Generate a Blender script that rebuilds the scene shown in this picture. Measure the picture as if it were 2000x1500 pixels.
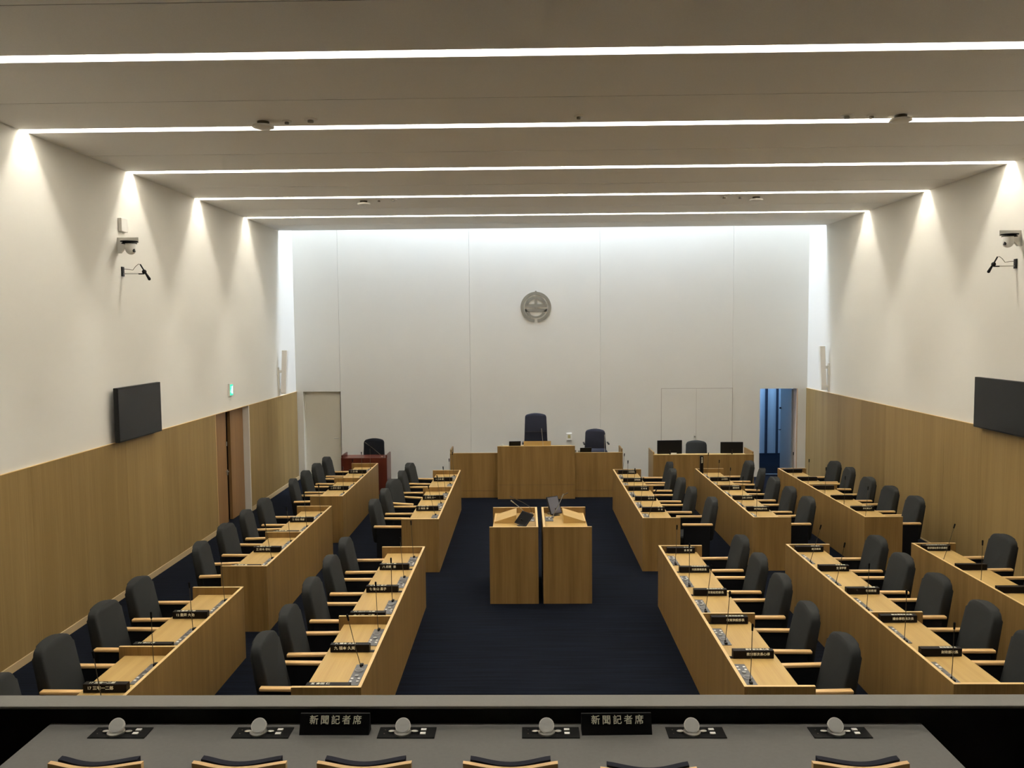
import bpy, bmesh, math, random
from mathutils import Vector, Matrix
random.seed(7)
SC = bpy.context.scene
for o in list(bpy.data.objects): bpy.data.objects.remove(o)
COL = SC.collection
# ------------------------------------------------------------------ camera, world, exposure
CAM_H = 3.62
F_PX, PITCH, YAW, ROLL = 1600.0, 0.0694, -0.0166, -0.0085
fwd = Vector((math.sin(YAW) * math.cos(PITCH), math.cos(YAW) * math.cos(PITCH), -math.sin(PITCH)))
rt = Vector((math.cos(YAW), -math.sin(YAW), 0)); upv = rt.cross(fwd)
r2 = rt * math.cos(ROLL) + upv * math.sin(ROLL); u2 = -rt * math.sin(ROLL) + upv * math.cos(ROLL)
cd = bpy.data.cameras.new('camera'); cam = bpy.data.objects.new('camera', cd); COL.objects.link(cam)
cd.sensor_width = 36; cd.lens = F_PX / 2000 * 36; cd.clip_start = .05; cd.clip_end = 200
cam.matrix_world = Matrix(((r2.x, u2.x, -fwd.x, 0), (r2.y, u2.y, -fwd.y, 0), (r2.z, u2.z, -fwd.z, CAM_H), (0, 0, 0, 1)))
SC.camera = cam
w = bpy.data.worlds.new('world'); SC.world = w; w.use_nodes = True
w.node_tree.nodes['Background'].inputs[0].default_value = (.6, .75, 1, 1)
w.node_tree.nodes['Background'].inputs[1].default_value = .25
SC.view_settings.view_transform = 'Standard'; SC.view_settings.look = 'None'
SC.view_settings.gamma = 1; SC.view_settings.use_curve_mapping = False
SC.view_settings.exposure = 0.0
SC.cycles.use_denoising = True
SC.cycles.max_bounces = 8; SC.cycles.diffuse_bounces = 6; SC.cycles.glossy_bounces = 3
SC.cycles.sample_clamp_indirect = 6.0
STRIP_POWER = 95.0        # emission of the recessed ceiling strips
STRIP_COL = (1.0, .955, .86)
SKYLIGHT_W = 1200.0        # daylight through the roof light over the rear wall
# room numbers
XL, XR, YB, YF, HC, WZ = -5.498, 6.674, 19.476, -3.0, 5.811, 2.12
STRIP_Y = [4.34, 6.72, 9.09, 11.51, 13.87, 16.25]  # first strip is unseen, added to light the near end
SLOT_Y = 18.41
SW, SD = .17, .125
al = bpy.data.lights.new('skylight_glow', 'AREA'); al.shape = 'RECTANGLE'; al.size = 11.2; al.size_y = .95
al.energy = SKYLIGHT_W; al.color = (.68, .80, 1.0)
ao = bpy.data.objects.new('skylight_glow', al); COL.objects.link(ao)
ao.location = ((XL + XR) / 2, (SLOT_Y + YB) / 2, HC + 4.8)
cl = bpy.data.lights.new('corridor_daylight', 'AREA'); cl.shape = 'RECTANGLE'; cl.size = 3; cl.size_y = .9
cl.energy = 70; cl.color = (.32, .60, 1.0)
co = bpy.data.objects.new('corridor_daylight', cl); COL.objects.link(co); co.location = (6.4, 22.4, 2.9)

# ------------------------------------------------------------------ materials
def mat(name, col, rough=.5, metal=0, noise=0, nscale=20, spec=.5, emit=0, bump=0, bscale=300):
    m = bpy.data.materials.new(name); m.use_nodes = True; nt = m.node_tree; b = nt.nodes['Principled BSDF']
    b.inputs['Base Color'].default_value = (*col, 1); b.inputs['Roughness'].default_value = rough
    b.inputs['Metallic'].default_value = metal; b.inputs['Specular IOR Level'].default_value = spec
    tc = nt.nodes.new('ShaderNodeTexCoord')
    if noise:
        n = nt.nodes.new('ShaderNodeTexNoise'); n.inputs['Scale'].default_value = nscale; n.inputs['Detail'].default_value = 4
        nt.links.new(tc.outputs['Object'], n.inputs['Vector'])
        mx = nt.nodes.new('ShaderNodeMix'); mx.data_type = 'RGBA'
        mx.inputs[6].default_value = (*[c * (1 - noise) for c in col], 1); mx.inputs[7].default_value = (*[min(1, c * (1 + noise)) for c in col], 1)
        nt.links.new(n.outputs['Fac'], mx.inputs[0]); nt.links.new(mx.outputs[2], b.inputs['Base Color'])
    if bump:
        n2 = nt.nodes.new('ShaderNodeTexNoise'); n2.inputs['Scale'].default_value = bscale
        nt.links.new(tc.outputs['Object'], n2.inputs['Vector'])
        bp = nt.nodes.new('ShaderNodeBump'); bp.inputs['Strength'].default_value = bump; bp.inputs['Distance'].default_value = .002
        nt.links.new(n2.outputs['Fac'], bp.inputs['Height']); nt.links.new(bp.outputs[0], b.inputs['Normal'])
    if emit:
        b.inputs['Emission Color'].default_value = (*col, 1); b.inputs['Emission Strength'].default_value = emit
    return m

def wood(name, c0, c1, axis=2, rough=.4, freq=9, island=0.0):
    """veneer: grain streaks run along `axis`"""
    m = bpy.data.materials.new(name); m.use_nodes = True; nt = m.node_tree; b = nt.nodes['Principled BSDF']
    b.inputs['Roughness'].default_value = rough; b.inputs['Specular IOR Level'].default_value = .22
    tc = nt.nodes.new('ShaderNodeTexCoord'); N = nt.nodes.new; L = nt.links.new
    def streak(sc, along, det):
        mp = N('ShaderNodeMapping'); s = [sc, sc, sc]; s[axis] = sc * along; mp.inputs['Scale'].default_value = s
        L(tc.outputs['Object'], mp.inputs[0]); n = N('ShaderNodeTexNoise'); n.inputs['Scale'].default_value = 1
        n.inputs['Detail'].default_value = det; L(mp.outputs[0], n.inputs['Vector']); return n.outputs['Fac']
    a = streak(freq, .05, 2); f = streak(freq * 12, .02, 3)
    m1 = N('ShaderNodeMath'); m1.operation = 'MULTIPLY_ADD'; m1.inputs[1].default_value = .6; L(a, m1.inputs[0])
    m2 = N('ShaderNodeMath'); m2.operation = 'MULTIPLY'; m2.inputs[1].default_value = .4; L(f, m2.inputs[0]); L(m2.outputs[0], m1.inputs[2])
    val = m1.outputs[0]
    if island:
        g = N('ShaderNodeNewGeometry'); mi = N('ShaderNodeMath'); mi.operation = 'MULTIPLY_ADD'; mi.inputs[1].default_value = island
        L(g.outputs['Random Per Island'], mi.inputs[0]); L(val, mi.inputs[2])
        ms = N('ShaderNodeMath'); ms.operation = 'SUBTRACT'; ms.inputs[1].default_value = island / 2; L(mi.outputs[0], ms.inputs[0]); val = ms.outputs[0]
    r = N('ShaderNodeValToRGB'); r.color_ramp.elements[0].position = .36; r.color_ramp.elements[1].position = .64
    r.color_ramp.elements[0].color = (*c0, 1); r.color_ramp.elements[1].color = (*c1, 1)
    L(val, r.inputs[0]); L(r.outputs[0], b.inputs['Base Color']); return m

OAK0, OAK1 = (.205, .120, .037), (.29, .175, .060)  # oak for upright faces, side shade darkened into the colour
M = dict(
    wall=mat('wall_paint', (.745, .722, .655), .85, noise=.02, nscale=1.5, bump=.1),
    ceiling=mat('ceiling_board', (.90, .885, .85), .9, noise=.07, nscale=120, bump=.2, bscale=500),
    oakz=wood('oak_shaded_upright', OAK0, OAK1, 2), oaky=wood('oak_lit_lengthwise', (.45, .29, .098), (.53, .355, .13), 1, .35, 12),  # same oak: desktops paler, light from above put into their colour
    oakx=wood('oak_lit_crosswise', (.45, .29, .098), (.53, .355, .13), 0, .35, 12),
    panel=wood('oak_wall_panel', (.245, .16, .058), (.32, .215, .085), 2, .45, 5, island=.16),
    doorwood=wood('red_oak_door', (.235, .125, .050), (.30, .165, .068), 2, .4, 8),
    edge=mat('oak_edge_band', (.72, .50, .22), .4, noise=.06),
    arm=mat('beech_arm', (.74, .47, .20), .35, noise=.06, nscale=30),
    mahog=wood('mahogany', (.065, .015, .009), (.11, .026, .015), 2, .25, 6),
    fabric=mat('charcoal_fabric', (.030, .031, .030), .95, spec=.08, noise=.25, nscale=400, bump=.3, bscale=900),
    navyfab=mat('navy_fabric', (.020, .021, .030), .9, spec=.1, noise=.2, nscale=300),
    blackfab=mat('black_upholstery', (.008, .008, .009), .9, spec=.08),
    black=mat('black_plastic', (.008, .008, .008), .4, spec=.2), matte=mat('matte_black', (.005, .005, .005), .7, spec=.1),
    blackwood=mat('black_nameplate_lacquer', (.006, .0045, .0045), .45, spec=.14),
    screen=mat('dark_screen', (.012, .0125, .0135), .22, spec=.25),
    white=mat('white_plastic', (.78, .76, .70), .4), grey=mat('grey_console_metal', (.13, .13, .135), .35, metal=.4, noise=.05),
    disc=mat('grey_speaker_mesh', (.56, .56, .53), .5), disc_dark=mat('dark_speaker_mesh', (.22, .22, .22), .45), steel=mat('steel', (.45, .44, .40), .3, metal=.9),
    dark_metal=mat('dark_bronze_neck', (.09, .075, .05), .35, metal=.6), button=mat('white_button', (.85, .83, .78), .4),
    letter=mat('ivory_lettering', (.88, .86, .68), .6), emblem=mat('brushed_bronze_grey', (.235, .215, .17), .5, metal=.1),
    stone=mat('grey_laminate', (.105, .102, .092), .6, noise=.10, nscale=60), rail=mat('grey_rail_laminate', (.205, .195, .175), .7, noise=.06, nscale=80),
    parapet=mat('black_parapet', (.007, .007, .0065), .85, spec=.1), doorpaint=mat('cream_door_paint', (.74, .71, .61), .6),
    doorgrey=mat('grey_door_paint', (.30, .31, .31), .5), slot=mat('white_slot_fill_glow', (.95, .92, .86), .6, emit=5.0),  # slot walls glow as added wide-angle fill
    shaft=mat('white_shaft', (.9, .9, .9), .8), bluewall=mat('pale_corridor_wall', (.62, .66, .70), .8),
    navy=mat('dark_frame', (.02, .025, .045), .5), exitgreen=mat('lit_green', (.02, .55, .36), .4, emit=1.2), exitwhite=mat('lit_white', (.75, .95, .9), .4, emit=.9),
    cream=mat('cream_desk_inner', (.60, .44, .30), .6), paper=mat('paper', (.8, .78, .7), .8),
    base=mat('oak_skirting', (.50, .37, .20), .5, noise=.05),
)
def diffuser():
    m = bpy.data.materials.new('strip_diffuser'); m.use_nodes = True; b = m.node_tree.nodes['Principled BSDF']
    b.inputs['Emission Color'].default_value = (*STRIP_COL, 1); b.inputs['Emission Strength'].default_value = STRIP_POWER
    return m
M['diffuser'] = diffuser()
def carpet():
    m = bpy.data.materials.new('navy_carpet'); m.use_nodes = True; nt = m.node_tree; b = nt.nodes['Principled BSDF']
    b.inputs['Roughness'].default_value = .95; b.inputs['Specular IOR Level'].default_value = .05
    tc = nt.nodes.new('ShaderNodeTexCoord'); mp = nt.nodes.new('ShaderNodeMapping'); mp.inputs['Scale'].default_value = (1.2, 26, 1)
    n = nt.nodes.new('ShaderNodeTexNoise'); n.inputs['Scale'].default_value = 1; n.inputs['Detail'].default_value = 3
    r = nt.nodes.new('ShaderNodeValToRGB'); r.color_ramp.elements[0].position = .35; r.color_ramp.elements[1].position = .68
    r.color_ramp.elements[0].color = (.0038, .0046, .0075, 1); r.color_ramp.elements[1].color = (.0065, .0088, .0155, 1)
    nt.links.new(tc.outputs['Object'], mp.inputs[0]); nt.links.new(mp.outputs[0], n.inputs['Vector'])
    nt.links.new(n.outputs['Fac'], r.inputs[0]); nt.links.new(r.outputs[0], b.inputs['Base Color']); return m
M['carpet'] = carpet()

# ------------------------------------------------------------------ mesh helpers
def tag(o, label=None, cat=None, group=None, kind=None):
    if label: o['label'] = label
    if cat: o['category'] = cat
    if group: o['group'] = group
    if kind: o['kind'] = kind
    return o
def empty(name, loc, rz=0, **k):
    o = bpy.data.objects.new(name, None); COL.objects.link(o); o.location = loc; o.rotation_euler = (0, 0, rz)
    o.empty_display_size = .1; return tag(o, **k)
class MB:
    def __init__(s): s.bm = bmesh.new()
    def box(s, x0, x1, y0, y1, z0, z1, bev=0, seg=2, mi=0):
        x0, x1 = min(x0, x1), max(x0, x1); y0, y1 = min(y0, y1), max(y0, y1)
        r = bmesh.ops.create_cube(s.bm, size=1)['verts']
        for v in r: v.co = Vector(((x0 + x1) / 2 + v.co.x * (x1 - x0), (y0 + y1) / 2 + v.co.y * (y1 - y0), (z0 + z1) / 2 + v.co.z * (z1 - z0)))
        fs = {f for v in r for f in v.link_faces}
        for f in fs: f.material_index = mi
        if bev:
            es = list({e for v in r for e in v.link_edges})
            bmesh.ops.bevel(s.bm, geom=es, offset=bev, segments=seg, affect='EDGES', profile=.5)
        return s
    def cyl(s, c, r, h, seg=24, axis='z', r2=None, mi=0, rot=None):
        R = {'z': Matrix(), 'x': Matrix.Rotation(math.pi / 2, 4, 'Y'), 'y': Matrix.Rotation(math.pi / 2, 4, 'X')}[axis]
        if rot is not None: R = rot
        vs = bmesh.ops.create_cone(s.bm, cap_ends=True, segments=seg, radius1=r, radius2=r if r2 is None else r2, depth=h, matrix=Matrix.Translation(c) @ R)['verts']
        for f in {f for v in vs for f in v.link_faces}: f.material_index = mi
        return s
    def ball(s, c, r, sx=1, sy=1, sz=1, u=16, v=10, rot=None):
        Mx = Matrix.Translation(c) @ (rot or Matrix()) @ Matrix.Diagonal((sx, sy, sz, 1))
        bmesh.ops.create_uvsphere(s.bm, u_segments=u, v_segments=v, radius=r, matrix=Mx); return s
    def tube(s, pts, r, seg=8, r_end=None):
        pts = [Vector(p) for p in pts]; rings = []
        for i, p in enumerate(pts):
            d = (pts[min(i + 1, len(pts) - 1)] - pts[max(i - 1, 0)]).normalized()
            a = d.orthogonal().normalized() if i == 0 else (prev - d * prev.dot(d)).normalized(); prev = a; bb = d.cross(a)
            rr = r if r_end is None else r + (r_end - r) * i / (len(pts) - 1)
            rings.append([s.bm.verts.new(p + a * math.cos(2 * math.pi * k / seg) * rr + bb * math.sin(2 * math.pi * k / seg) * rr) for k in range(seg)])
        for A, B in zip(rings, rings[1:]):
            for k in range(seg): s.bm.faces.new((A[k], A[(k + 1) % seg], B[(k + 1) % seg], B[k]))
        s.bm.faces.new(rings[0][::-1]); s.bm.faces.new(rings[-1]); return s
    def prism(s, pts, vec, mi=0):
        vec = Vector(vec); a = [s.bm.verts.new(p) for p in pts]; b = [s.bm.verts.new(Vector(p) + vec) for p in pts]
        fs = [s.bm.faces.new(a), s.bm.faces.new(b[::-1])]
        for i in range(len(a)): fs.append(s.bm.faces.new((a[i], b[i], b[(i + 1) % len(a)], a[(i + 1) % len(a)])))
        for f in fs: f.material_index = mi
        return s
    def xf(s, Mx): bmesh.ops.transform(s.bm, matrix=Mx, verts=s.bm.verts); return s
    def build(s, name, m, parent=None, smooth=False, kind=None):
        bmesh.ops.recalc_face_normals(s.bm, faces=s.bm.faces)
        me = bpy.data.meshes.new(name); s.bm.to_mesh(me); s.bm.free()
        for mm in (m if isinstance(m, (list, tuple)) else [m]): me.materials.append(mm)
        if smooth:
            me.shade_smooth()
            if smooth != 'all':
                me.set_sharp_from_angle(angle=math.radians(40))
        o = bpy.data.objects.new(name, me); COL.objects.link(o)
        if parent: o.parent = parent
        if kind: o['kind'] = kind
        return o
def kids(o): return list(o.children)
def copy_tree(o, parent=None, loc=None, rz=None):
    c = o.copy(); COL.objects.link(c); c.parent = parent
    if parent is None:
        if loc is not None: c.location = loc
        if rz is not None: c.rotation_euler = (0, 0, rz)
    for ch in kids(o): copy_tree(ch, c)
    return c
_tx = {}
def text_obj(body, size, parent, m, loc, rot=(0, 0, 0), name='lettering', align='LEFT', spacing=1.0):
    key = (body, size, align, spacing)
    if key not in _tx:
        cu = bpy.data.curves.new('lettering', 'FONT'); cu.body = body; cu.size = size; cu.align_x = align; cu.align_y = 'CENTER'
        cu.space_character = spacing; cu.extrude = .0006; cu.offset = size * .012; cu.resolution_u = 2
        t = bpy.data.objects.new('lettering_source', cu); COL.objects.link(t)
        dg = bpy.context.evaluated_depsgraph_get(); me = bpy.data.meshes.new_from_object(t.evaluated_get(dg))
        bpy.data.objects.remove(t); me.materials.clear(); me.materials.append(m); me.name = 'lettering'; _tx[key] = me
    o = bpy.data.objects.new(name, _tx[key]); COL.objects.link(o); o.parent = parent; o.location = loc; o.rotation_euler = rot
    return o

# ------------------------------------------------------------------ the room
S = 'structure'
MB().box(XL - 1.5, XR + 1.2, YF, YB + 5, -.1, 0).build('floor', M['carpet'], kind=S)
# left wall with the recess of the double door (Y 14.29-16.06)
D0, D1 = 14.29, 16.06
b = MB(); b.box(XL - .25, XL, YF, YB, WZ, HC + 5.0)
b.build('wall_left', M['wall'], kind=S)
def wainscot(x, s, spans, name):
    b = MB(); xi, xo = (x + s * .02, x - s * .23)
    for a, c in spans:
        n = max(1, round((c - a) / 1.05)); st = (c - a) / n
        for i in range(n): b.box(xo, xi, a + i * st + .0015, a + (i + 1) * st - .0015, .0, WZ, )
    return b.build(name, M['panel'], kind=S)
wainscot(XL, 1, [(YF, D0), (D1, YB)], 'wall_left_wainscot')
MB().box(XR, XR + .25, YF, YB, WZ, HC + 5.0).build('wall_right', M['wall'], kind=S)
wainscot(XR, -1, [(YF, YB)], 'wall_right_wainscot')
MB().box(XL, XL + .035, YF, D0 - .01, 0, .085).box(XL, XL + .035, D1 + .01, YB, 0, .085).build('baseboard_left', M['base'], kind=S)
MB().box(XR - .03, XR, YF, YB, 0, .02).build('baseboard_right', M['base'], kind=S)
MB().box(XL, XL + .024, YF, D0, WZ, WZ + .006).box(XL, XL + .024, D0, D1, WZ, WZ + .006).box(XL, XL + .024, D1, YB, WZ, WZ + .006).build('trim_1', M['edge'], kind=S)
MB().box(XR - .024, XR, YF, YB, WZ, WZ + .006).build('trim_2', M['edge'], kind=S)
# double door in the left recess
XD = XL - .10
MB().box(XD - .3, XD - .1, D0, D1, 0, WZ + .05).build('wall_left_recess', M['matte'], kind=S)
MB().box(XL - .25, XL + .02, D1 - .03, D1, 0, WZ).build('trim_3', M['wall'], kind=S)
MB().box(XL - .25, XL + .02, D0, D0 + .015, 0, WZ).build('trim_4', M['edge'], kind=S)
for k, (a, c) in enumerate(((D0 + .02, 15.11), (15.33, D1 - .035))):
    dr = MB().box(XD - .06, XD, a, c, .01, WZ - .005, bev=.003).build('door_%d' % (k + 1), M['doorwood'], kind=S)
    if k == 0:
        h = MB().cyl((XD + .03, 15.03, .98), .009, .06, 12, 'x').tube([(XD + .055, 15.03, .98), (XD + .06, 14.95, .98)], .009)
        h.build('door_handle', M['steel'], dr, smooth=True)
        MB().box(XD, XD + .012, 15.075, 15.11, 1.45, 1.53).box(XD, XD + .012, 15.075, 15.11, .9, 1.0).build('door_latch', M['steel'], dr)
# rear wall with door openings; thin joints between the boards
BW = [(-5.327, -4.43, 2.115), (5.564, 6.458, 2.11)]
seams = [XL, -5.327, -4.43, -1.314, 1.775, 4.909, 5.564, 6.458, XR]
b = MB(); HT = HC + 5.0
for a, c in zip(seams, seams[1:]):
    zb = 0
    for q in BW:
        if abs(a - q[0]) < .01: zb = q[2]
    e0 = 0 if a in (XL, -5.327, 5.564, 6.458) else .002; e1 = 0 if c in (XR, -5.327, 5.564, 6.458) else .002
    b.box(a + e0, c - e1, YB, YB + .25, zb, HT)
b.build('wall_rear', M['wall'], kind=S)
MB().box(-3, 5.3, YB + .2, YB + .3, 0, HT).build('wall_rear_core', M['wall'], kind=S)
# rear left cream door
dr = MB().box(-5.31, -4.45, YB + .10, YB + .14, .01, 2.10).build('door_3', M['doorpaint'], kind=S)
MB().tube([(-4.52, YB + .10, .98), (-4.52, YB + .05, .98), (-4.62, YB + .05, .98)], .009).build('door_handle', M['steel'], dr, smooth=True)
MB().box(-4.452, -4.43, YB + .06, YB + .16, 0, 2.115).build('trim_5', M['navy'], kind=S)
MB().box(-5.327, -5.31, YB + .06, YB + .16, 0, 2.115).box(-5.31, -4.452, YB + .06, YB + .16, 2.10, 2.115).build('trim_6', M['doorpaint'], kind=S)
MB().box(-5.4, -4.35, YB + .26, YB + .36, 0, 2.3).build('wall_rear_backing', M['wall'], kind=S)
# flush cupboard door pair on the rear wall
cup = MB()
for a, c in ((3.234, 4.054), (4.060, 4.904)): cup.box(a, c, YB - .006, YB, .02, 2.125)
cup = cup.build('door_4', M['wall'], kind=S)
MB().box(3.222, 3.234, YB - .004, YB, .02, 2.137).box(4.904, 4.916, YB - .004, YB, .02, 2.137).box(3.234, 4.904, YB - .004, YB, 2.125, 2.137).box(4.054, 4.060, YB - .003, YB, .02, 2.125).build('trim_7', mat('pink_grey_joint', (.42, .37, .31), .7), kind=S)
MB().cyl((4.02, YB - .03, .98), .02, .05, 16, 'y').build('door_knob', M['steel'], cup, smooth=True)
MB().cyl((4.02, YB - .015, 1.08), .013, .02, 16, 'y').build('door_lock', M['white'], cup, smooth=True)
# corridor seen through the open rear right doorway
MB().box(5.0, 8.5, 23.1, 23.2, 0, 3.2).box(4.9, 5.0, YB + .25, 23.2, 0, 3.2).box(8.4, 8.5, YB + .25, 23.2, 0, 3.2).build('wall_corridor', M['bluewall'], kind=S)
MB().box(4.9, 8.5, YB + .25, 23.2, 3.0, 3.1).build('ceiling_corridor', M['bluewall'], kind=S)
MB().box(6.74, 6.79, 23.0, 23.1, .9 - .9, 3).box(7.05, 7.09, 23.0, 23.1, 0, 3).build('trim_8', M['navy'], kind=S)
MB().box(5.564, 6.458, YB + .25, YB + .33, 0, .012).build('trim_9', M['steel'], kind=S)
MB().box(6.43, 6.458, YB + .0, YB + .25, 0, 2.11).build('trim_10', M['cream'], kind=S)
dr = MB().box(6.40, 6.44, YB + .27, YB + 1.12, .01, 2.08).build('door_5', M['doorgrey'], kind=S)
MB().box(6.36, 6.40, YB + 1.06, YB + 1.09, 1.52, 1.56).tube([(6.40, YB + 1.06, 1.0), (6.34, YB + 1.06, 1.0), (6.34, YB + .95, 1.0)], .009).build('door_handle', M['navy'], dr)
# ceiling with recessed light slots
b = MB(); ys = [YF]
for y in STRIP_Y: ys += [y - SW / 2, y + SW / 2]
ys.append(SLOT_Y)
for i in range(0, len(ys), 2):
    a, c = ys[i], ys[i + 1]; j = (a + c) / 2 + .1
    if c - a < 1.3: b.box(XL, XR, a, c, HC, HC + .33); continue
    b.box(XL, XR, a, j - .006, HC, HC + .33); b.box(XL, XR, j + .006, c, HC, HC + .33); b.box(XL, XR, j - .006, j + .006, HC + .06, HC + .33)
b.build('ceiling', M['ceiling'], kind=S)
b = MB()
for i in range(0, len(ys), 2):
    if ys[i + 1] - ys[i] > 1.3: j = (ys[i] + ys[i + 1]) / 2 + .1; b.box(XL, XR, j - .0055, j + .0055, HC + .002, HC + .05)
b.build('trim_13', mat('dark_ceiling_joint', (.16, .15, .13), .9), kind=S)
MB().box(XL - .2, XR + .2, YF, SLOT_Y, HC + .33, HC + .40).build('ceiling_core', M['matte'], kind=S)
MB().box(XL, XR, SLOT_Y - .02, SLOT_Y, HC + .33, HT).build('wall_skylight', M['shaft'], kind=S)
MB().box(XL - .2, XR + .2, SLOT_Y - .05, YB + .3, HT, HT + .1).build('ceiling_skylight', M['shaft'], kind=S)
MB().box(XL - .25, XR + .25, YF - .1, YF, 0, HT).build('wall_gallery_rear', M['wall'], kind=S)
names_strip = ['added for fill above the gallery front, out of frame', 'nearest the camera, uppermost in the photo', 'second from the camera, passing the round ceiling detectors',
               'third from the camera, its ends meeting both side walls', 'fourth from the camera, just before the two far ceiling discs', 'farthest from the camera, last before the rear wall']
for k, y in enumerate(STRIP_Y):
    e = empty('ceiling_light_strip', ((XL + XR) / 2, y, HC), label='recessed linear white ceiling light, ' + names_strip[k], cat='ceiling light', group='recessed ceiling light strips')
    hw = (XR - XL) / 2 - .002
    MB().box(-hw, hw, -SW / 2, -SW / 2 + .004, .002, SD + .02).box(-hw, hw, SW / 2 - .004, SW / 2, .002, SD + .02).box(-hw, hw, -SW / 2 + .004, SW / 2 - .004, SD + .012, SD + .02).build('housing', M['slot'], e)
    MB().box(-hw + .12, hw - .12, -.016, .016, SD, SD + .01).build('diffuser', M['diffuser'], e)

# ------------------------------------------------------------------ gallery parapet and press desk
GZ = 1.10; PY = 3.62; DZ = 1.82
MB().box(XL + .02, XR - .02, YF, PY + .06, GZ - .1, GZ).build('floor_gallery', M['parapet'], kind=S)
MB().box(XL + .02, XR - .02, PY + .004, PY + .10, GZ - 1.1, 1.885).build('wall_gallery', M['parapet'], kind=S)
MB().box(XL + .02, XR - .02, PY - .004, PY + .112, 1.885, 1.90, bev=.004).build('trim_11', M['rail'], kind=S)
dk = empty('press_desk', (-.21, 3.36, GZ), label='long grey laminate press desk behind the gallery parapet', cat='desk')
MB().box(-1.985, 1.985, -.27, .258, DZ - GZ - .03, DZ - GZ, bev=.003).build('desktop', M['stone'], dk)
for x in (-1.93, .405, 1.93): MB().box(x - .02, x + .02, -.22, .24, 0, DZ - GZ - .03).build('leg', M['matte'], dk)
def press_unit():
    e = empty('table_microphone_unit', (0, 0, 0), cat='microphone', group='press desk speaker units')
    MB().box(-.127, .127, -.048, .048, 0, .004, bev=.001).build('base_plate', M['matte'], e)
    r = MB().cyl((-.018, -.006, .008), .038, .008, 32).ball((-.068, .004, .008), .016, 1, .7, .3).ball((.034, .004, .008), .016, 1, .7, .3)
    r.build('mount', M['steel'], e, smooth=True)
    T = Matrix.Translation((-.018, .004, .032)) @ Matrix.Rotation(math.radians(48), 4, 'X')
    MB().cyl((0, 0, 0), .034, .012, 40).xf(T).build('speaker_rim', M['white'], e, smooth=True)
    d = MB().cyl((0, 0, .0066), .030, .002, 40).xf(T).build('speaker_disc', M['disc'], e, smooth=True)
    MB().cyl((-.018, .004, .016), .012, .022, 16).build('neck', M['steel'], e, smooth=True)
    for dx, dy in ((.072, .02), (.072, -.014)): MB().box(dx - .012, dx + .012, dy - .009, dy + .009, .003, .009, bev=.001).build('button', M['button'], e)
    for dy in (.02, -.012): MB().cyl((-.1, dy, .004), .003, .002, 10).build('indicator', M['dark_metal'], e)
    return e
pu = press_unit()
pw = ['leftmost on the press desk', 'second from left, left of the first press nameplate', 'just right of the first press nameplate', 'just left of the second press nameplate', 'just right of the second press nameplate', 'rightmost on the press desk']
for k, x in enumerate((-1.84, -1.2, -.555, .084, .726, 1.359)):
    o = pu if k == 0 else copy_tree(pu)
    o.location = (x + (.016 if k else .016), 3.523, DZ); o['label'] = 'round grey microphone disc on black plate, ' + pw[k]
for k, (x, rz) in enumerate(((-.862, 0), (.392, .02))):
    e = empty('press_nameplate', (x, 3.535, DZ), rz, cat='nameplate', group='press seat nameplates')
    e['label'] = ('black press seat nameplate with ivory lettering, left one on grey desk', 'black press seat nameplate with ivory lettering, right one on grey desk')[k]
    MB().prism([(-.155, -.030, 0), (-.155, .030, 0), (-.155, .014, .082), (-.155, .004, .082)], (.31, 0, 0)).build('block', M['matte'], e)
    text_obj('新聞記者席', .040, e, M['letter'], (.004, -.0082, .0565), (math.radians(67.5), 0, 0), align='CENTER', spacing=1.42)
def press_chair():
    e = empty('press_chair', (0, 0, 0), cat='chair', group='chairs at the press desk')
    n = 16; w2 = .20
    def cr(z0, z1, y0, t, w):
        b = MB(); R = []
        for i in range(n + 1):
            x = -w + 2 * w * i / n; y = y0 - .045 * math.cos(math.pi / 2 * x / w) ** 1.3 if abs(x) < w - 1e-6 else y0
            R.append([b.bm.verts.new((x, y + d, z)) for d, z in ((0, z0), (t, z0), (t, z1), (0, z1))])
        for A, B in zip(R, R[1:]):
            for k in range(4): b.bm.faces.new((A[k], A[(k + 1) % 4], B[(k + 1) % 4], B[k]))
        b.bm.faces.new(R[0]); b.bm.faces.new(R[-1][::-1]); return b
    cr(.805, .853, -.20, .022, .182).build('crest_rail', M['arm'], e, smooth=True)
    cr(.52, .856, -.176, .03, .155).build('backrest', M['navyfab'], e, smooth=True)
    MB().box(-.2, .2, -.17, .22, .40, .46, bev=.02, seg=3).build('seat', M['navyfab'], e, smooth=True)
    for sx in (-1, 1):
        MB().tube([(sx * .170, -.19, 0), (sx * .170, -.17, .42), (sx * .168, -.195, .82)], .014).build('leg', M['arm'], e, smooth=True)
        MB().tube([(sx * .18, .2, 0), (sx * .18, .19, .42)], .014).build('leg', M['arm'], e, smooth=True)
    return e
pc = press_chair()
pcn = ['leftmost at the press desk', 'second from left at the press desk', 'third from left at the press desk', 'below the fourth microphone disc at the press desk', 'pulled back below the second press nameplate, barely showing', 'rightmost at the press desk']
for k, (x, y) in enumerate(((-1.675, 3.225), (-1.116, 3.228), (-.632, 3.228), (-.069, 3.226), (.455, 3.185), (1.267, 3.228))):
    o = pc if k == 0 else copy_tree(pc)
    o.location = (x, y, GZ); o['label'] = 'wooden chair with curved crest rail, ' + pcn[k]

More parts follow.
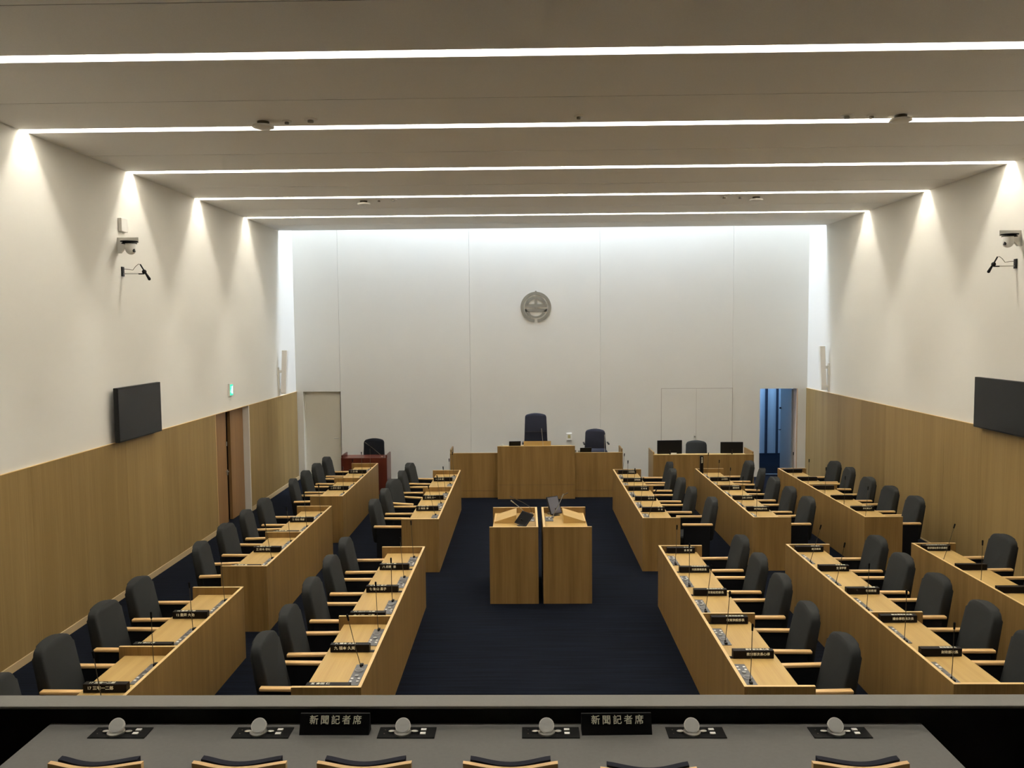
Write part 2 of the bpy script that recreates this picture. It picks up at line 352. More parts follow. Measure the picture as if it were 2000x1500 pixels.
# ------------------------------------------------------------------ members' desks
def desk_row(x0, s, y0, y1, divs, label):
    """aisle face at x0; desk runs away from the aisle along s"""
    e = empty('assembly_desk', (x0, (y0 + y1) / 2, 0), label=label, cat='desk', group='long oak assembly desks')
    H = (y1 - y0) / 2; yc = (y0 + y1) / 2; RZ, TZ = .80, .72
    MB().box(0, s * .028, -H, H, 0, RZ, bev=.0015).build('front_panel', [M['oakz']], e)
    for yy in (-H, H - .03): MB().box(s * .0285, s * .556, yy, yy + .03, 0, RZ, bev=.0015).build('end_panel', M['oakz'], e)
    MB().box(s * .001, s * .0275, -H + .001, H - .001, RZ, RZ + .0015).box(s * .0275, s * .555, -H + .001, -H + .029, RZ, RZ + .0015).box(s * .0275, s * .555, H - .029, H - .001, RZ, RZ + .0015).build('edge_banding', M['edge'], e)
    cuts = [-H + .03] + [d - yc for d in divs] + [H - .03]
    for d in divs:
        p = MB().box(s * .0285, s * .54, d - yc - .013, d - yc + .013, 0, RZ, bev=.0015).build('divider_panel', M['oakz'], e)
        MB().box(s * .0275, s * .539, d - yc - .012, d - yc + .012, RZ, RZ + .0015).build('edge_banding', M['edge'], p)
    for i, (a, c) in enumerate(zip(cuts, cuts[1:])):
        a2 = a + (.0135 if i else .0005); c2 = c - (.0135 if i < len(cuts) - 2 else .0005)
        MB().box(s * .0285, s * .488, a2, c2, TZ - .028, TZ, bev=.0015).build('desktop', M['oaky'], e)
    return e
ROWS = {   # name: (x0, s, y0, y1, dividers, seat centres far->near, phrase)
    'L2f': (-3.095, -1, 13.60, 16.95, [15.30], 4, 'far outer left desk'),
    'L2m': (-3.10, -1, 9.545, 12.85, [11.19], 4, 'middle outer left desk'),
    'L2n': (-3.11, -1, 5.43, 8.775, [7.09], 4, 'near outer left desk'),
    'L1f': (-1.295, -1, 11.91, 16.07, [14.36], 5, 'far inner left desk'),
    'L1n': (-1.312, -1, 6.245, 10.40, [7.85], 5, 'near inner left desk'),
    'R1f': (1.708, 1, 11.92, 16.06, [14.40], 5, 'far inner right desk'),
    'R1n': (1.692, 1, 6.25, 10.41, [7.90], 5, 'near inner right desk'),
    'R2f': (3.333, 1, 11.93, 16.09, [14.42], 5, 'far middle right desk'),
    'R2n': (3.335, 1, 6.29, 10.445, [7.925], 5, 'near middle right desk'),
    'R3f': (4.955, 1, 11.92, 16.08, [14.43], 5, 'far outer right desk'),
    'R3n': (4.957, 1, 6.30, 10.475, [7.94], 5, 'near outer right desk')}
where = {'L2f': 'farthest of three beside the left wall', 'L2m': 'middle of three beside the left wall', 'L2n': 'nearest of three by the left wall',
         'L1f': 'left of the lecterns, far one', 'L1n': 'left of the central aisle, near one', 'R1f': 'right of the lecterns, far one', 'R1n': 'right of the central aisle, near one',
         'R2f': 'second column from right wall, far one', 'R2n': 'second column from right wall, near one', 'R3f': 'column beside the right wall, far one', 'R3n': 'column beside the right wall, near one'}
for k, (x0, s, y0, y1, dv, n, ph) in ROWS.items(): desk_row(x0, s, y0, y1, dv, 'long oak desk row with raised rim, ' + where[k])

# ---- armchair (faces +X)
def armchair():
    e = empty('armchair', (0, 0, 0), cat='chair', group='charcoal assembly armchairs')
    MB().box(-.22, .25, -.235, .235, .34, .46, bev=.04, seg=4).build('seat', M['fabric'], e, smooth='all')
    # backrest: tapered rounded cushion
    b = MB(); n = 7; out = []
    H0, H1, W0, W1, rc = .40, .985, .248, .222, .085
    pts = [(-W0, H0), (W0, H0)]
    for k in range(n + 1):
        a = math.pi / 2 * k / n; pts.append((W1 - rc + rc * math.cos(a), H1 - rc + rc * math.sin(a)))
    for k in range(1, 6): x = (W1 - rc) * (1 - 2 * k / 6); pts.append((x, H1 + .018 * (1 - (x / (W1 - rc)) ** 2)))
    for k in range(n + 1):
        a = math.pi / 2 + math.pi / 2 * k / n; pts.append((-W1 + rc + rc * math.cos(a), H1 - rc + rc * math.sin(a)))
    b.prism([(-.06, y, z) for y, z in pts], (.12, 0, 0))
    es = [ed for ed in b.bm.edges if abs(ed.verts[0].co.x - ed.verts[1].co.x) < 1e-6]
    bmesh.ops.bevel(b.bm, geom=es, offset=.03, segments=4, affect='EDGES', profile=.5)
    for v in b.bm.verts:
        t = (v.co.z - H0) / (H1 - H0); v.co.x = v.co.x * (1.1 - .3 * t) - .19 - .105 * t
    b.build('backrest', M['fabric'], e, smooth='all')
    for sy in (-1, 1):
        MB().box(-.24, .21, sy * .235, sy * .29, .63, .66, bev=.008, seg=3).build('armrest', M['arm'], e, smooth=True)
        MB().box(-.20, .19, sy * .245, sy * .278, .06, .63, bev=.006).build('side_panel', M['blackfab'], e)
        for x in (-.17, .16): MB().cyl((x, sy * .262, .03), .014, .06, 10).build('leg', M['matte'], e)
    return e
CH = dict(
    L2f=[(-4.02, 16.55), (-4.02, 15.75), (-4.02, 14.94), (-4.02, 14.13)],
    L1f=[(-2.20, 15.72), (-2.22, 14.86), (-2.25, 14.00), (-2.25, 13.19), (-2.27, 12.35)],
    L2m=[(-4.01, 12.48), (-4.01, 11.67), (-4.0, 10.83), (-3.97, 9.90)],
    L2n=[(-4.05, 8.44), (-4.02, 7.66), (-4.0, 6.77), (-3.98, 5.97)],
    L1n=[(-2.21, 10.05), (-2.2, 9.24), (-2.2, 8.39), (-2.19, 7.53), (-2.2, 6.83)],
    R1f=[(2.70, 15.68), (2.62, 14.93), (2.61, 14.02), (2.63, 13.21), (2.77, 12.39)],
    R1n=[(2.61, 10.08), (2.60, 9.26), (2.61, 8.47), (2.58, 7.58), (2.61, 6.77)],
    R2f=[(4.25, 15.76), (4.25, 14.92), (4.22, 14.06), (4.21, 13.19), (4.23, 12.40)],
    R2n=[(4.27, 10.03), (4.22, 9.24), (4.23, 8.46), (4.23, 7.59), (4.20, 6.80)],
    R3f=[(5.86, 15.66), (5.87, 14.97), (5.81, 13.99), (5.83, 13.19), (5.86, 12.40)],
    R3n=[(5.84, 10.07), (5.84, 9.22)])
ROT = {('L1f', 2): -.30, ('L2n', 3): .1, ('R2f', 1): -.2, ('R1f', 0): -.05, ('L1f', 0): -.12, ('R1n', 4): .05, ('R1n', 3): -.03, ('L2m', 3): .12, ('L2f', 3): .12, ('L2m', 1): .1, ('R3f', 1): -.1}
ORD = {5: ['fifth nearest', 'fourth nearest', 'third nearest', 'second nearest', 'nearest'], 4: ['fourth nearest', 'third nearest', 'second nearest', 'nearest'], 2: ['farther', 'nearer']}
ac = armchair(); first = True
for row, lst in CH.items():
    s = ROWS[row][1]; ph = ROWS[row][6]
    for i, (x, y) in enumerate(lst):
        rz = (0 if s < 0 else math.pi) + ROT.get((row, i), random.uniform(-.03, .03))
        o = ac if first else copy_tree(ac); first = False
        d = .225; o.location = (x + math.cos(rz) * d, y + math.sin(rz) * d, 0); o.rotation_euler = (0, 0, rz)
        o['label'] = 'charcoal armchair with wooden armrests, %s along the %s' % (ORD[len(lst)][i], ph)

# ---- seat microphone console (aisle towards +X)
def console():
    e = empty('desk_microphone', (0, 0, 0), cat='microphone', group='desk microphone consoles')
    MB().box(-.048, .048, -.205, .205, 0, .005, bev=.001).build('console_plate', M['grey'], e)
    sp = MB().cyl((0, .075, .010), .044, .012, 28, r2=.036).build('speaker', M['disc_dark'], e, smooth=True)
    MB().cyl((0, .075, .018), .030, .005, 28, r2=.02).build('speaker_grille', M['grey'], sp, smooth=True)
    MB().cyl((0, -.03, .008), .017, .008, 20).build('volume_dial', M['steel'], e, smooth=True)
    for dx in (-.028, .028):
        for dy in (-.085, -.14): MB().box(dx - .010, dx + .010, dy - .012, dy + .012, .004, .010, bev=.001).build('button', M['button'], e)
    MB().box(-.012, .014, .165, .198, .004, .022, bev=.003).build('socket', M['black'], e)
    g = MB().tube([(0, 0, 0), (0, 0, .03), (-.003, 0, .14), (-.002, 0, .425)], .0032, 8)
    g = g.build('gooseneck', M['dark_metal'], e, smooth=True); g.location = (0, .15, .004)
    MB().cyl((-.002, 0, .45), .0075, .05, 10, r2=.0095).ball((-.002, 0, .475), .0095, u=10, v=6).build('microphone_head', M['matte'], g, smooth=True)
    MB().cyl((0, 0, .012), .008, .024, 10).build('neck_base', M['black'], g, smooth=True)
    return e
LEAN = {('L1n', 4): .22, ('L1n', 1): .08, ('L1n', 0): .05, ('L2n', 3): .13, ('L2m', 1): .05, ('R1f', 4): .26, ('R2n', 0): .27, ('R2n', 1): .18, ('R1n', 2): .12, ('R1n', 3): .08, ('L1f', 4): .22,
        ('L1f', 3): .12, ('L1f', 2): .08, ('L2f', 0): .0, ('R3n', 0): .3, ('R1f', 0): .1, ('R2f', 3): .04, ('L2m', 3): .16, ('L2m', 2): .09, ('R1f', 3): .1}
ck = console(); first = True
for row, (x0, s, y0, y1, dv, n, ph) in ROWS.items():
    pitch = (y1 - y0) / n
    for i in range(n):
        if row == 'R3n' and i > 2: continue
        yc = y1 - pitch * (i + .5) + (0 if s < 0 else -.01)
        o = ck if first else copy_tree(ck); first = False
        o.location = (x0 + s * .115, yc, .7205); o.rotation_euler = (0, 0, 0 if s < 0 else math.pi)
        for g in kids(o):
            if g.name.startswith('gooseneck'): g.rotation_euler = (random.uniform(-.04, .04), -LEAN.get((row, i), random.uniform(.0, .06)), 0)
        od = ORD[5][i] if n == 5 else ORD[4][i]
        o['label'] = 'gooseneck microphone on grey console, %s seat of the %s' % (od, ph)

# ---- nameplates
def nameplate(x0, s, yf, txt, label, lying=True):
    ln = .352; xa = x0 + s * .455 if s < 0 else x0 + s * .10
    if s < 0: xa = x0 - .457
    e = empty('nameplate', (xa + ln / 2, yf + .03, .72), 0, label=label, cat='nameplate', group='seat nameplates on the desks')
    MB().box(-ln / 2, ln / 2, -.030, .030, .004, .072, bev=.002).build('block', M['blackwood'], e)
    MB().box(-ln / 2 + (.0 if s < 0 else -.05), ln / 2 + (.05 if s < 0 else 0), -.022, .022, 0.0005, .0045).build('base_plate', M['blackwood'], e)
    if txt:
        tx = (-ln / 2 + .035) if s < 0 else (ln / 2 - .035); al = 'LEFT' if s < 0 else 'RIGHT'
        text_obj(txt, .034 if s < 0 else .029, e, M['letter'], (tx, -.0306, .040), (math.pi / 2, 0, 0), align=al)
        text_obj(txt, .034 if s < 0 else .029, e, M['letter'], (tx, 0, .0722), (0, 0, 0), align=al)
    return e
NP = {  # far -> near : text per seat (None = the photo shows no plate, '' = blank face)
    'L2f': ['二 五十嵐', None, '二 鈴木 啓介', None], 'L2m': ['三 若松 秀樹', '三 鈴木 章', '三 鈴木 啓祐', '三 吉田 進'],
    'L2n': ['12 豊岡 大助', '11 中川 昇', '17 三宅一二郎', None],
    'L1f': ['一 三木 朝', None, '二 飯田 公一', '三 飯田  幹', None], 'L1n': ['八 柿岡  章', '七 飯山 昌子', '六 山川一三郎', '九 福本 久美', '五 倉田 仁'],
    'R1f': ['市民部長', '総務部長', '教 育 長', '副 市 長', '市  長'], 'R1n': ['会 計 官', '市民環境部長', '教育総務部長', '教育施設部長', '教育部次長心得'],
    'R2f': [None, '土木部長', '建築部長', '企画二課参事', '健康福祉部次長'], 'R2n': ['総務課長', '生涯学習', '学校教育', '議会事務局次長', '財政部次長'],
    'R3f': ['', '', '', '', '文化課主任'], 'R3n': ['保健福祉部次長補佐', '', '']}
for row, lst in NP.items():
    x0, s, y0, y1, dv, n, ph = ROWS[row]; pitch = (y1 - y0) / n
    for i, t in enumerate(lst):
        if t is None: continue
        yf = (y1 - pitch * (i + 1) + .06) if s < 0 else (y1 - pitch * i - .10)
        if s > 0 and (abs(yf - dv[0]) < .2) and yf + .06 > dv[0] - .02: yf = dv[0] - .085
        if s < 0 and abs(yf - dv[0]) < .2: yf = max(yf, dv[0] + .03)
        od = ORD[5][i] if n == 5 else ORD[4][i]
        what = 'blank black nameplate block' if t == '' else 'black nameplate with white characters'
        nameplate(x0, s, yf, t, '%s, %s seat of the %s' % (what, od, ph))
e = empty('nameplate', (3.44, 15.98, .721), 0, label='black nameplate stood upright on end at far end of far middle right desk', cat='nameplate', group='seat nameplates on the desks')
MB().box(-.030, .030, -.03, .03, 0, .35, bev=.002).build('block', M['blackwood'], e)
text_obj('会計課長', .03, e, M['letter'], (0, -.0306, .33), (math.pi / 2, math.pi / 2, 0), align='LEFT')

# ------------------------------------------------------------------ the two lecterns
def lectern(x0, x1, inner, label):
    """x0..x1; inner = side with the full panel (+1 right, -1 left)"""
    y0, y1, H = 10.51, 11.70, 1.02
    e = empty('lectern', ((x0 + x1) / 2, (y0 + y1) / 2, 0), label=label, cat='lectern', group='pair of oak lecterns in the aisle')
    w = (x1 - x0) / 2; d = (y1 - y0) / 2
    for yy in (-d, d - .03):
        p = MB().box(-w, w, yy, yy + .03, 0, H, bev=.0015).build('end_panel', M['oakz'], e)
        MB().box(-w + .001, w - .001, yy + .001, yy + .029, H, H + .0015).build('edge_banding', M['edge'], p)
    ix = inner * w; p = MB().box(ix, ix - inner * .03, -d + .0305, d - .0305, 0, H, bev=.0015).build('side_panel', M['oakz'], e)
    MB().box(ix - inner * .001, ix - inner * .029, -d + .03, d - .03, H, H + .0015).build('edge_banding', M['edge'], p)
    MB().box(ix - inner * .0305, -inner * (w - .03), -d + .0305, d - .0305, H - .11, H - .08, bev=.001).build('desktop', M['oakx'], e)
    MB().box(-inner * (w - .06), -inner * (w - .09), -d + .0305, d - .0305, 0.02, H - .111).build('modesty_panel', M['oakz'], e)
    return e
lectern(-.485, .152, 1, 'left oak lectern with dark tablet leaning behind its front panel')
lectern(.214, .849, -1, 'right oak lectern with grey tablet on a stand at its far side')
LZ = 1.02 - .08
for k, (x, sx, lb) in enumerate(((-.27, 1, 'sloping oak book rest on the left lectern'), (.635, -1, 'sloping oak book rest on the right lectern'))):
    e = empty('book_rest', (x, 11.27, LZ + .0005), label=lb, cat='book rest', group='sloping book rests on the lecterns')
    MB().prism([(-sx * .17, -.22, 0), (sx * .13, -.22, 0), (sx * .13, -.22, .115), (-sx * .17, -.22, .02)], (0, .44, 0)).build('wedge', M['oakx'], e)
    MB().box(-sx * .17, -sx * .158, -.22, .22, .018, .030).build('lip', M['edge'], e)
def tablet(loc, rz, tilt, w, h, m, label, name='tablet_monitor', cat='tablet'):
    e = empty(name, loc, rz, label=label, cat=cat)
    T = Matrix.Translation((0, 0, .02)) @ Matrix.Rotation(tilt, 4, 'X')
    MB().box(-w / 2, w / 2, -.008, .008, 0, h, bev=.004).xf(T).build('casing', M['black'], e)
    MB().box(-w / 2 + .012, w / 2 - .012, -.0095, -.008, .012, h - .012).xf(T).build('screen', m, e)
    MB().box(-.05, .05, -.02, .07, 0, .008, bev=.002).tube([(0, .05, .004), (0, .02, .10)], .008).build('stand', M['black'], e)
    return e
tablet((-.09, 10.88, LZ + .001), math.radians(-58), math.radians(-42), .28, .20, M['matte'], 'black tablet on a stand beside the book rest of the left lectern')
tablet((.425, 11.50, LZ + .001), math.radians(35), math.radians(-25), .20, .26, mat('grey_tablet_back', (.10, .10, .12), .4), 'grey tablet on a black stand at far side of right lectern')
for k, (x, lb) in enumerate(((.055, 'square grey speaker console on the left lectern'), (.315, 'square grey speaker console on the right lectern'))):
    e = empty('lectern_console', (x, 11.28, LZ + .0005), label=lb, cat='console', group='square consoles on the lecterns')
    MB().box(-.055, .055, -.13, .12, 0, .006, bev=.001).build('console_plate', M['grey'], e)
    MB().cyl((0, .02, .012), .038, .014, 24, r2=.03).build('speaker', M['disc_dark'], e, smooth=True)
    MB().cyl((0, -.03, .011), .014, .01, 16).build('volume_dial', M['white'], e, smooth=True)
    for dx in (-.03, .03): MB().box(dx - .014, dx + .014, (-.1 if k == 0 else .085), (-.08 if k == 0 else .105), .005, .011, bev=.001).build('button', M['button'], e)
def goose(name, pts, m, label, head=True, grp='gooseneck microphones on the lecterns', r=.0045):
    p0 = Vector(pts[0]); e = empty(name, p0, label=label, cat='microphone', group=grp)
    MB().cyl((0, 0, .012), .022, .024, 16).build('base', M['steel'], e, smooth=True)
    q = [Vector(p) - p0 for p in pts]; g = MB().tube(q, r, 8).build('gooseneck', m, e, smooth=True)
    d = (q[-1] - q[-2]).normalized(); MB().tube([q[-1] - d * .005, q[-1] + d * .02, q[-1] + d * .055], r * 1.4, 10, r * 2).build('microphone_head', m, e, smooth=True)
goose('lectern_microphone', [(.07, 11.59, LZ), (.07, 11.59, LZ + .06), (.04, 11.57, LZ + .12), (-.04, 11.53, LZ + .18), (-.19, 11.45, LZ + .27)], M['dark_metal'], 'dark gooseneck microphone at the rear of the left lectern, leaning left', r=.0035)
goose('lectern_microphone', [(-.02, 11.50, LZ), (-.025, 11.50, LZ + .05), (-.09, 11.48, LZ + .12), (-.18, 11.45, LZ + .20)], M['steel'], 'silver gooseneck microphone in the middle of the left lectern, leaning left')
goose('lectern_microphone', [(.37, 11.36, LZ), (.38, 11.36, LZ + .05), (.44, 11.38, LZ + .15), (.50, 11.40, LZ + .28)], M['steel'], 'silver gooseneck microphone crossing the grey tablet on the right lectern')
goose('lectern_microphone', [(.32, 11.59, LZ), (.32, 11.59, LZ + .04), (.31, 11.62, LZ + .09), (.38, 11.65, LZ + .18), (.55, 11.66, LZ + .27)], M['dark_metal'], 'dark gooseneck microphone at the rear left of the right lectern', r=.0035)

# ------------------------------------------------------------------ chairman's rostrum and its wings
MB().box(-1.55, 1.98, 17.75, YB, 0, .45).build('trim_12', M['carpet'], kind=S)
def counter(x0, x1, y0, y1, H, label, name, side_l=True, side_r=True, seam=None, m='oakz', back=.0, top=None, side_h=None):
    e = empty(name, ((x0 + x1) / 2, (y0 + y1) / 2, 0), label=label, cat='desk'); w = (x1 - x0) / 2; d = (y1 - y0) / 2
    z = [0] + ([seam] if seam else []) + [H]
    for i, (a, c) in enumerate(zip(z, z[1:])):
        MB().box(-w, w, -d, -d + .03, a + (.002 if i else 0), c - (.002 if i < len(z) - 2 else 0)).build('front_panel', M[m], e)
    if seam: MB().box(-w + .002, w - .002, -d + .003, -d + .027, seam - .0015, seam + .0015).build('seam_shade_strip', M['matte'], e)  # black strip stands in for the shade inside the seam
    sh = side_h or H
    for s_, on in ((-1, side_l), (1, side_r)):
        if on: MB().box(s_ * w, s_ * (w - .03), -d + .0305, d, 0, sh).build('side_panel', M[m], e)
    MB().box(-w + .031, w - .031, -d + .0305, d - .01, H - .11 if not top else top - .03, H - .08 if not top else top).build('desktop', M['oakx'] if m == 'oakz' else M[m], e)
    MB().box(-w, w, -d, -d + .03, H, H + .002).build('edge_banding', M['edge'] if m == 'oakz' else M[m], e)
    return e
counter(-.603, 1.026, 17.07, 17.74, 1.122, 'tall central oak rostrum desk in front of the high-back chair', 'rostrum_desk', seam=.30, side_h=1.03)
counter(-1.615, -.605, 17.22, 17.74, .958, 'lower oak wing desk joined to the left of the rostrum', 'wing_desk', side_r=False, seam=.15, side_h=1.03)
counter(1.028, 2.045, 17.22, 17.74, .955, 'lower oak wing desk joined to the right of the rostrum', 'wing_desk', side_l=False, seam=.15, side_h=1.03)
counter(2.74, 4.90, 17.55, 18.25, .845, 'wide oak clerk desk with two monitors near the open doorway', 'clerk_desk', side_h=.90)
counter(-4.03, -3.03, 17.62, 18.15, .80, 'mahogany side desk near the cream door at rear left', 'side_desk', m='mahog', top=.795, side_h=.86)
e = empty('reading_stand', (.24, 17.42, 1.042), label='low oak reading stand on top of the central rostrum', cat='stand')
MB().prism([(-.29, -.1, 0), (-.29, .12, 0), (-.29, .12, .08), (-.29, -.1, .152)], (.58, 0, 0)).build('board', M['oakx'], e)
def exec_chair(x, y, z, w, H, label, m='navyfab', split=None, grp='office chairs at the rear desks'):
    """faces the camera (-Y)"""
    e = empty('office_chair', (x, y, z), label=label, cat='chair', group=grp)
    MB().box(-w / 2, w / 2, -.25, .22, .34, .42, bev=.04, seg=3).build('seat', M[m], e, smooth='all')
    b = MB(); pts = [(-w / 2 * 1.02, .34), (w / 2 * 1.02, .34)]; r = .07; W1 = w / 2 * .92
    for k in range(6):
        a = math.pi / 2 * k / 5; pts.append((W1 - r + r * math.cos(a), H - .02 - r + r * math.sin(a)))
    for k in range(1, 5): xx = (W1 - r) * (1 - 2 * k / 5); pts.append((xx, H - .02 + .022 * (1 - (xx / (W1 - r)) ** 2)))
    for k in range(6):
        a = math.pi / 2 + math.pi / 2 * k / 5; pts.append((-W1 + r + r * math.cos(a), H - .02 - r + r * math.sin(a)))
    b.prism([(px_, -.05, pz) for px_, pz in pts], (0, .10, 0))
    bmesh.ops.bevel(b.bm, geom=[ed for ed in b.bm.edges if abs(ed.verts[0].co.y - ed.verts[1].co.y) < 1e-6], offset=.025, segments=3, affect='EDGES', profile=.5)
    for v in b.bm.verts: v.co.y += .20 + .08 * (v.co.z - .46)
    b.build('backrest', M[m], e, smooth='all')
    if split: MB().box(-w / 2 * .95, w / 2 * .95, .135, .15, split - .006, split + .006).build('backrest_seam', M['black'], e)
    MB().cyl((0, 0, .22), .03, .36, 12).build('pedestal', M['black'], e, smooth=True)
    s_ = MB()
    for k in range(5): a = 2 * math.pi * k / 5; s_.tube([(0, 0, .07), (.26 * math.cos(a), .26 * math.sin(a), .03)], .022, 8)
    s_.build('star_base', M['black'], e)
    for sx in (-1, 1): MB().box(sx * (w / 2 + .01), sx * (w / 2 + .05), -.15, .15, .54, .57, bev=.01).build('armrest', M['black'], e)
    return e
exec_chair(.225, 18.35, .45, .53, 1.20, 'high-back navy chair behind the central rostrum', split=.79)
exec_chair(1.57, 18.25, .45, .48, .85, 'lower navy chair behind the right wing desk')
exec_chair(3.93, 18.6, 0, .50, .97, 'dark office chair between the two monitors at the clerk desk', m='fabric')
exec_chair(-3.52, 18.55, 0, .50, 1.07, 'black square-back chair behind the mahogany side desk', m='blackfab')
def monitor(x, y, z, w, h, label, rz=0, foot=True):
    e = empty('computer_monitor', (x, y, z), rz, label=label, cat='monitor', group='black screens at the rear desks')
    MB().box(-w / 2, w / 2, -.02, .02, .04, .04 + h, bev=.008).build('casing', M['black'], e)
    MB().box(-w / 2 + .02, w / 2 - .02, .02, .022, .06, .02 + h).build('screen', M['screen'], e)
    MB().box(-.09, .09, -.08, .08, 0, .012, bev=.003).tube([(0, -.035, .01), (0, -.035, .12)], .014).build('stand', M['black'], e)
    return e
monitor(3.16, 17.95, .765, .55, .30, 'larger black monitor seen from behind, left on the clerk desk', .08)
monitor(4.53, 17.98, .765, .49, .25, 'smaller black monitor seen from behind, right on the clerk desk', -.04)
e = empty('paper_note', (3.19, 17.60, .765), label='small pale card below the larger monitor on the clerk desk', cat='card')
MB().box(-.06, .06, -.004, .004, 0, .115).build('card', M['paper'], e)
def small_tab(x, y, z, label):
    e = empty('tablet_monitor', (x, y, z), .12, label=label, cat='tablet')
    T = Matrix.Rotation(math.radians(20), 4, 'X')
    MB().box(-.125, .125, -.008, .008, .01, .175, bev=.004).xf(T).build('casing', M['black'], e)
    MB().box(-.115, .115, .008, .0095, .02, .165).xf(T).build('screen', M['screen'], e)
    MB().box(-.06, .06, -.05, .03, 0, .01, bev=.002).build('stand', M['black'], e)
small_tab(-.24, 17.28, 1.042, 'small black tablet on the left part of the central rostrum')
small_tab(1.27, 17.42, .875, 'small black tablet on the right wing desk')
goose('rostrum_microphone', [(.36, 17.20, 1.042), (.36, 17.20, 1.10), (.35, 17.21, 1.25), (.335, 17.22, 1.42)], M['steel'], 'silver gooseneck microphone on the central rostrum before the high-back chair', grp='gooseneck microphones on the rostrum')
goose('rostrum_microphone', [(1.68, 17.42, .875), (1.68, 17.42, .95), (1.68, 17.44, 1.1), (1.685, 17.46, 1.25)], M['steel'], 'silver gooseneck microphone on the right wing desk', grp='gooseneck microphones on the rostrum')
goose('side_desk_microphone', [(-3.16, 17.75, .797), (-3.2, 17.76, .86), (-3.35, 17.8, .98), (-3.50, 17.85, 1.08)], M['dark_metal'], 'dark gooseneck microphone leaning over the mahogany side desk', grp='side desk microphone')
e = empty('gavel_block', (-.50, 17.25, 1.042), label='tiny grey block near the left edge of the central rostrum', cat='gavel block'); MB().cyl((0, 0, .05), .028, .10, 16).build('block', M['disc'], e)
e = empty('desk_ornament', (1.09, 17.40, .875), label='pair of small dark pegs at inner end of right wing desk', cat='ornament'); MB().cyl((-.03, 0, .055), .016, .11, 12).cyl((.04, 0, .05), .02, .10, 12).build('pegs', M['emblem'], e)

# ------------------------------------------------------------------ rear wall fittings
def ring_pts(r, a0, a1, n): return [(r * math.cos(a0 + (a1 - a0) * k / n), r * math.sin(a0 + (a1 - a0) * k / n)) for k in range(n + 1)]
e = empty('city_emblem', (.257, YB, 4.085), label='round bronze-grey emblem on the rear white wall', cat='emblem')
def flat(pts, name, y=-.012):
    return MB().prism([(x, y, z) for x, z in pts], (0, .0115, 0)).build(name, M['emblem'], e)
def band(ri, ro, a0, a1, name, n=48):
    b = MB(); A = ring_pts(ri, a0, a1, n); B = ring_pts(ro, a0, a1, n)
    for i in range(n): b.prism([(A[i][0], -.012, A[i][1]), (B[i][0], -.012, B[i][1]), (B[i + 1][0], -.012, B[i + 1][1]), (A[i + 1][0], -.012, A[i + 1][1])], (0, .0115, 0))
    bmesh.ops.remove_doubles(b.bm, verts=b.bm.verts, dist=1e-5); return b.build(name, M['emblem'], e)
band(.290, .362, math.radians(-84), math.radians(264), 'outer_ring', 72)
MB().prism([(-.03, -.012, .355), (.03, -.012, .355), (.012, -.012, .385), (-.012, -.012, .385)], (0, .0115, 0)).build('ring_tip', M['emblem'], e)
band(.185, .262, math.radians(18), math.radians(162), 'upper_arc', 28)
flat([(-.262, -.005), (.262, -.005), (.262, .072), (-.262, .072)], 'upper_bar')
flat([(-.032, .072), (.032, .072), (.032, .168), (-.032, .168)], 'stem')
flat([(-.012, -.035), (.045, -.035), (.045, -.005), (-.012, -.005)], 'link')
low = [(-.262, -.035), (.262, -.035)] + [(.262 * math.cos(a), .262 * math.sin(a)) for a in [math.radians(-8 - 164 * k / 24) for k in range(25)]]
inn = [(.155 * math.cos(a), -.105 - .11 * math.sin(-a)) for a in [math.radians(-4 - 172 * k / 24) for k in range(25)]]
b = MB()
for i in range(24): 
    q = [low[2 + i], low[3 + i], inn[i + 1], inn[i]]
    b.prism([(x, -.012, z) for x, z in q], (0, .0115, 0))
b.prism([(x, -.012, z) for x, z in ((-.262, -.035), (.262, -.035), (.258, -.1), (.155, -.112), (-.155, -.112), (-.258, -.1))], (0, .0115, 0))
b.build('lower_bowl', M['emblem'], e)
MB().cyl((0, -.003, 0), .02, .006, 12, 'y').cyl((0, -.003, .32), .02, .006, 12, 'y').build('mount', M['emblem'], e)
e = empty('wall_control_panel', (1.03, YB, .93), label='small white control panel on rear wall right of the rostrum', cat='control panel')
MB().box(-.065, .065, -.03, 0, -.02, .15, bev=.005).build('cover', M['white'], e); MB().box(-.03, .03, -.033, -.03, .03, .11).build('display', mat('yellow_display', (.55, .47, .22), .5), e)

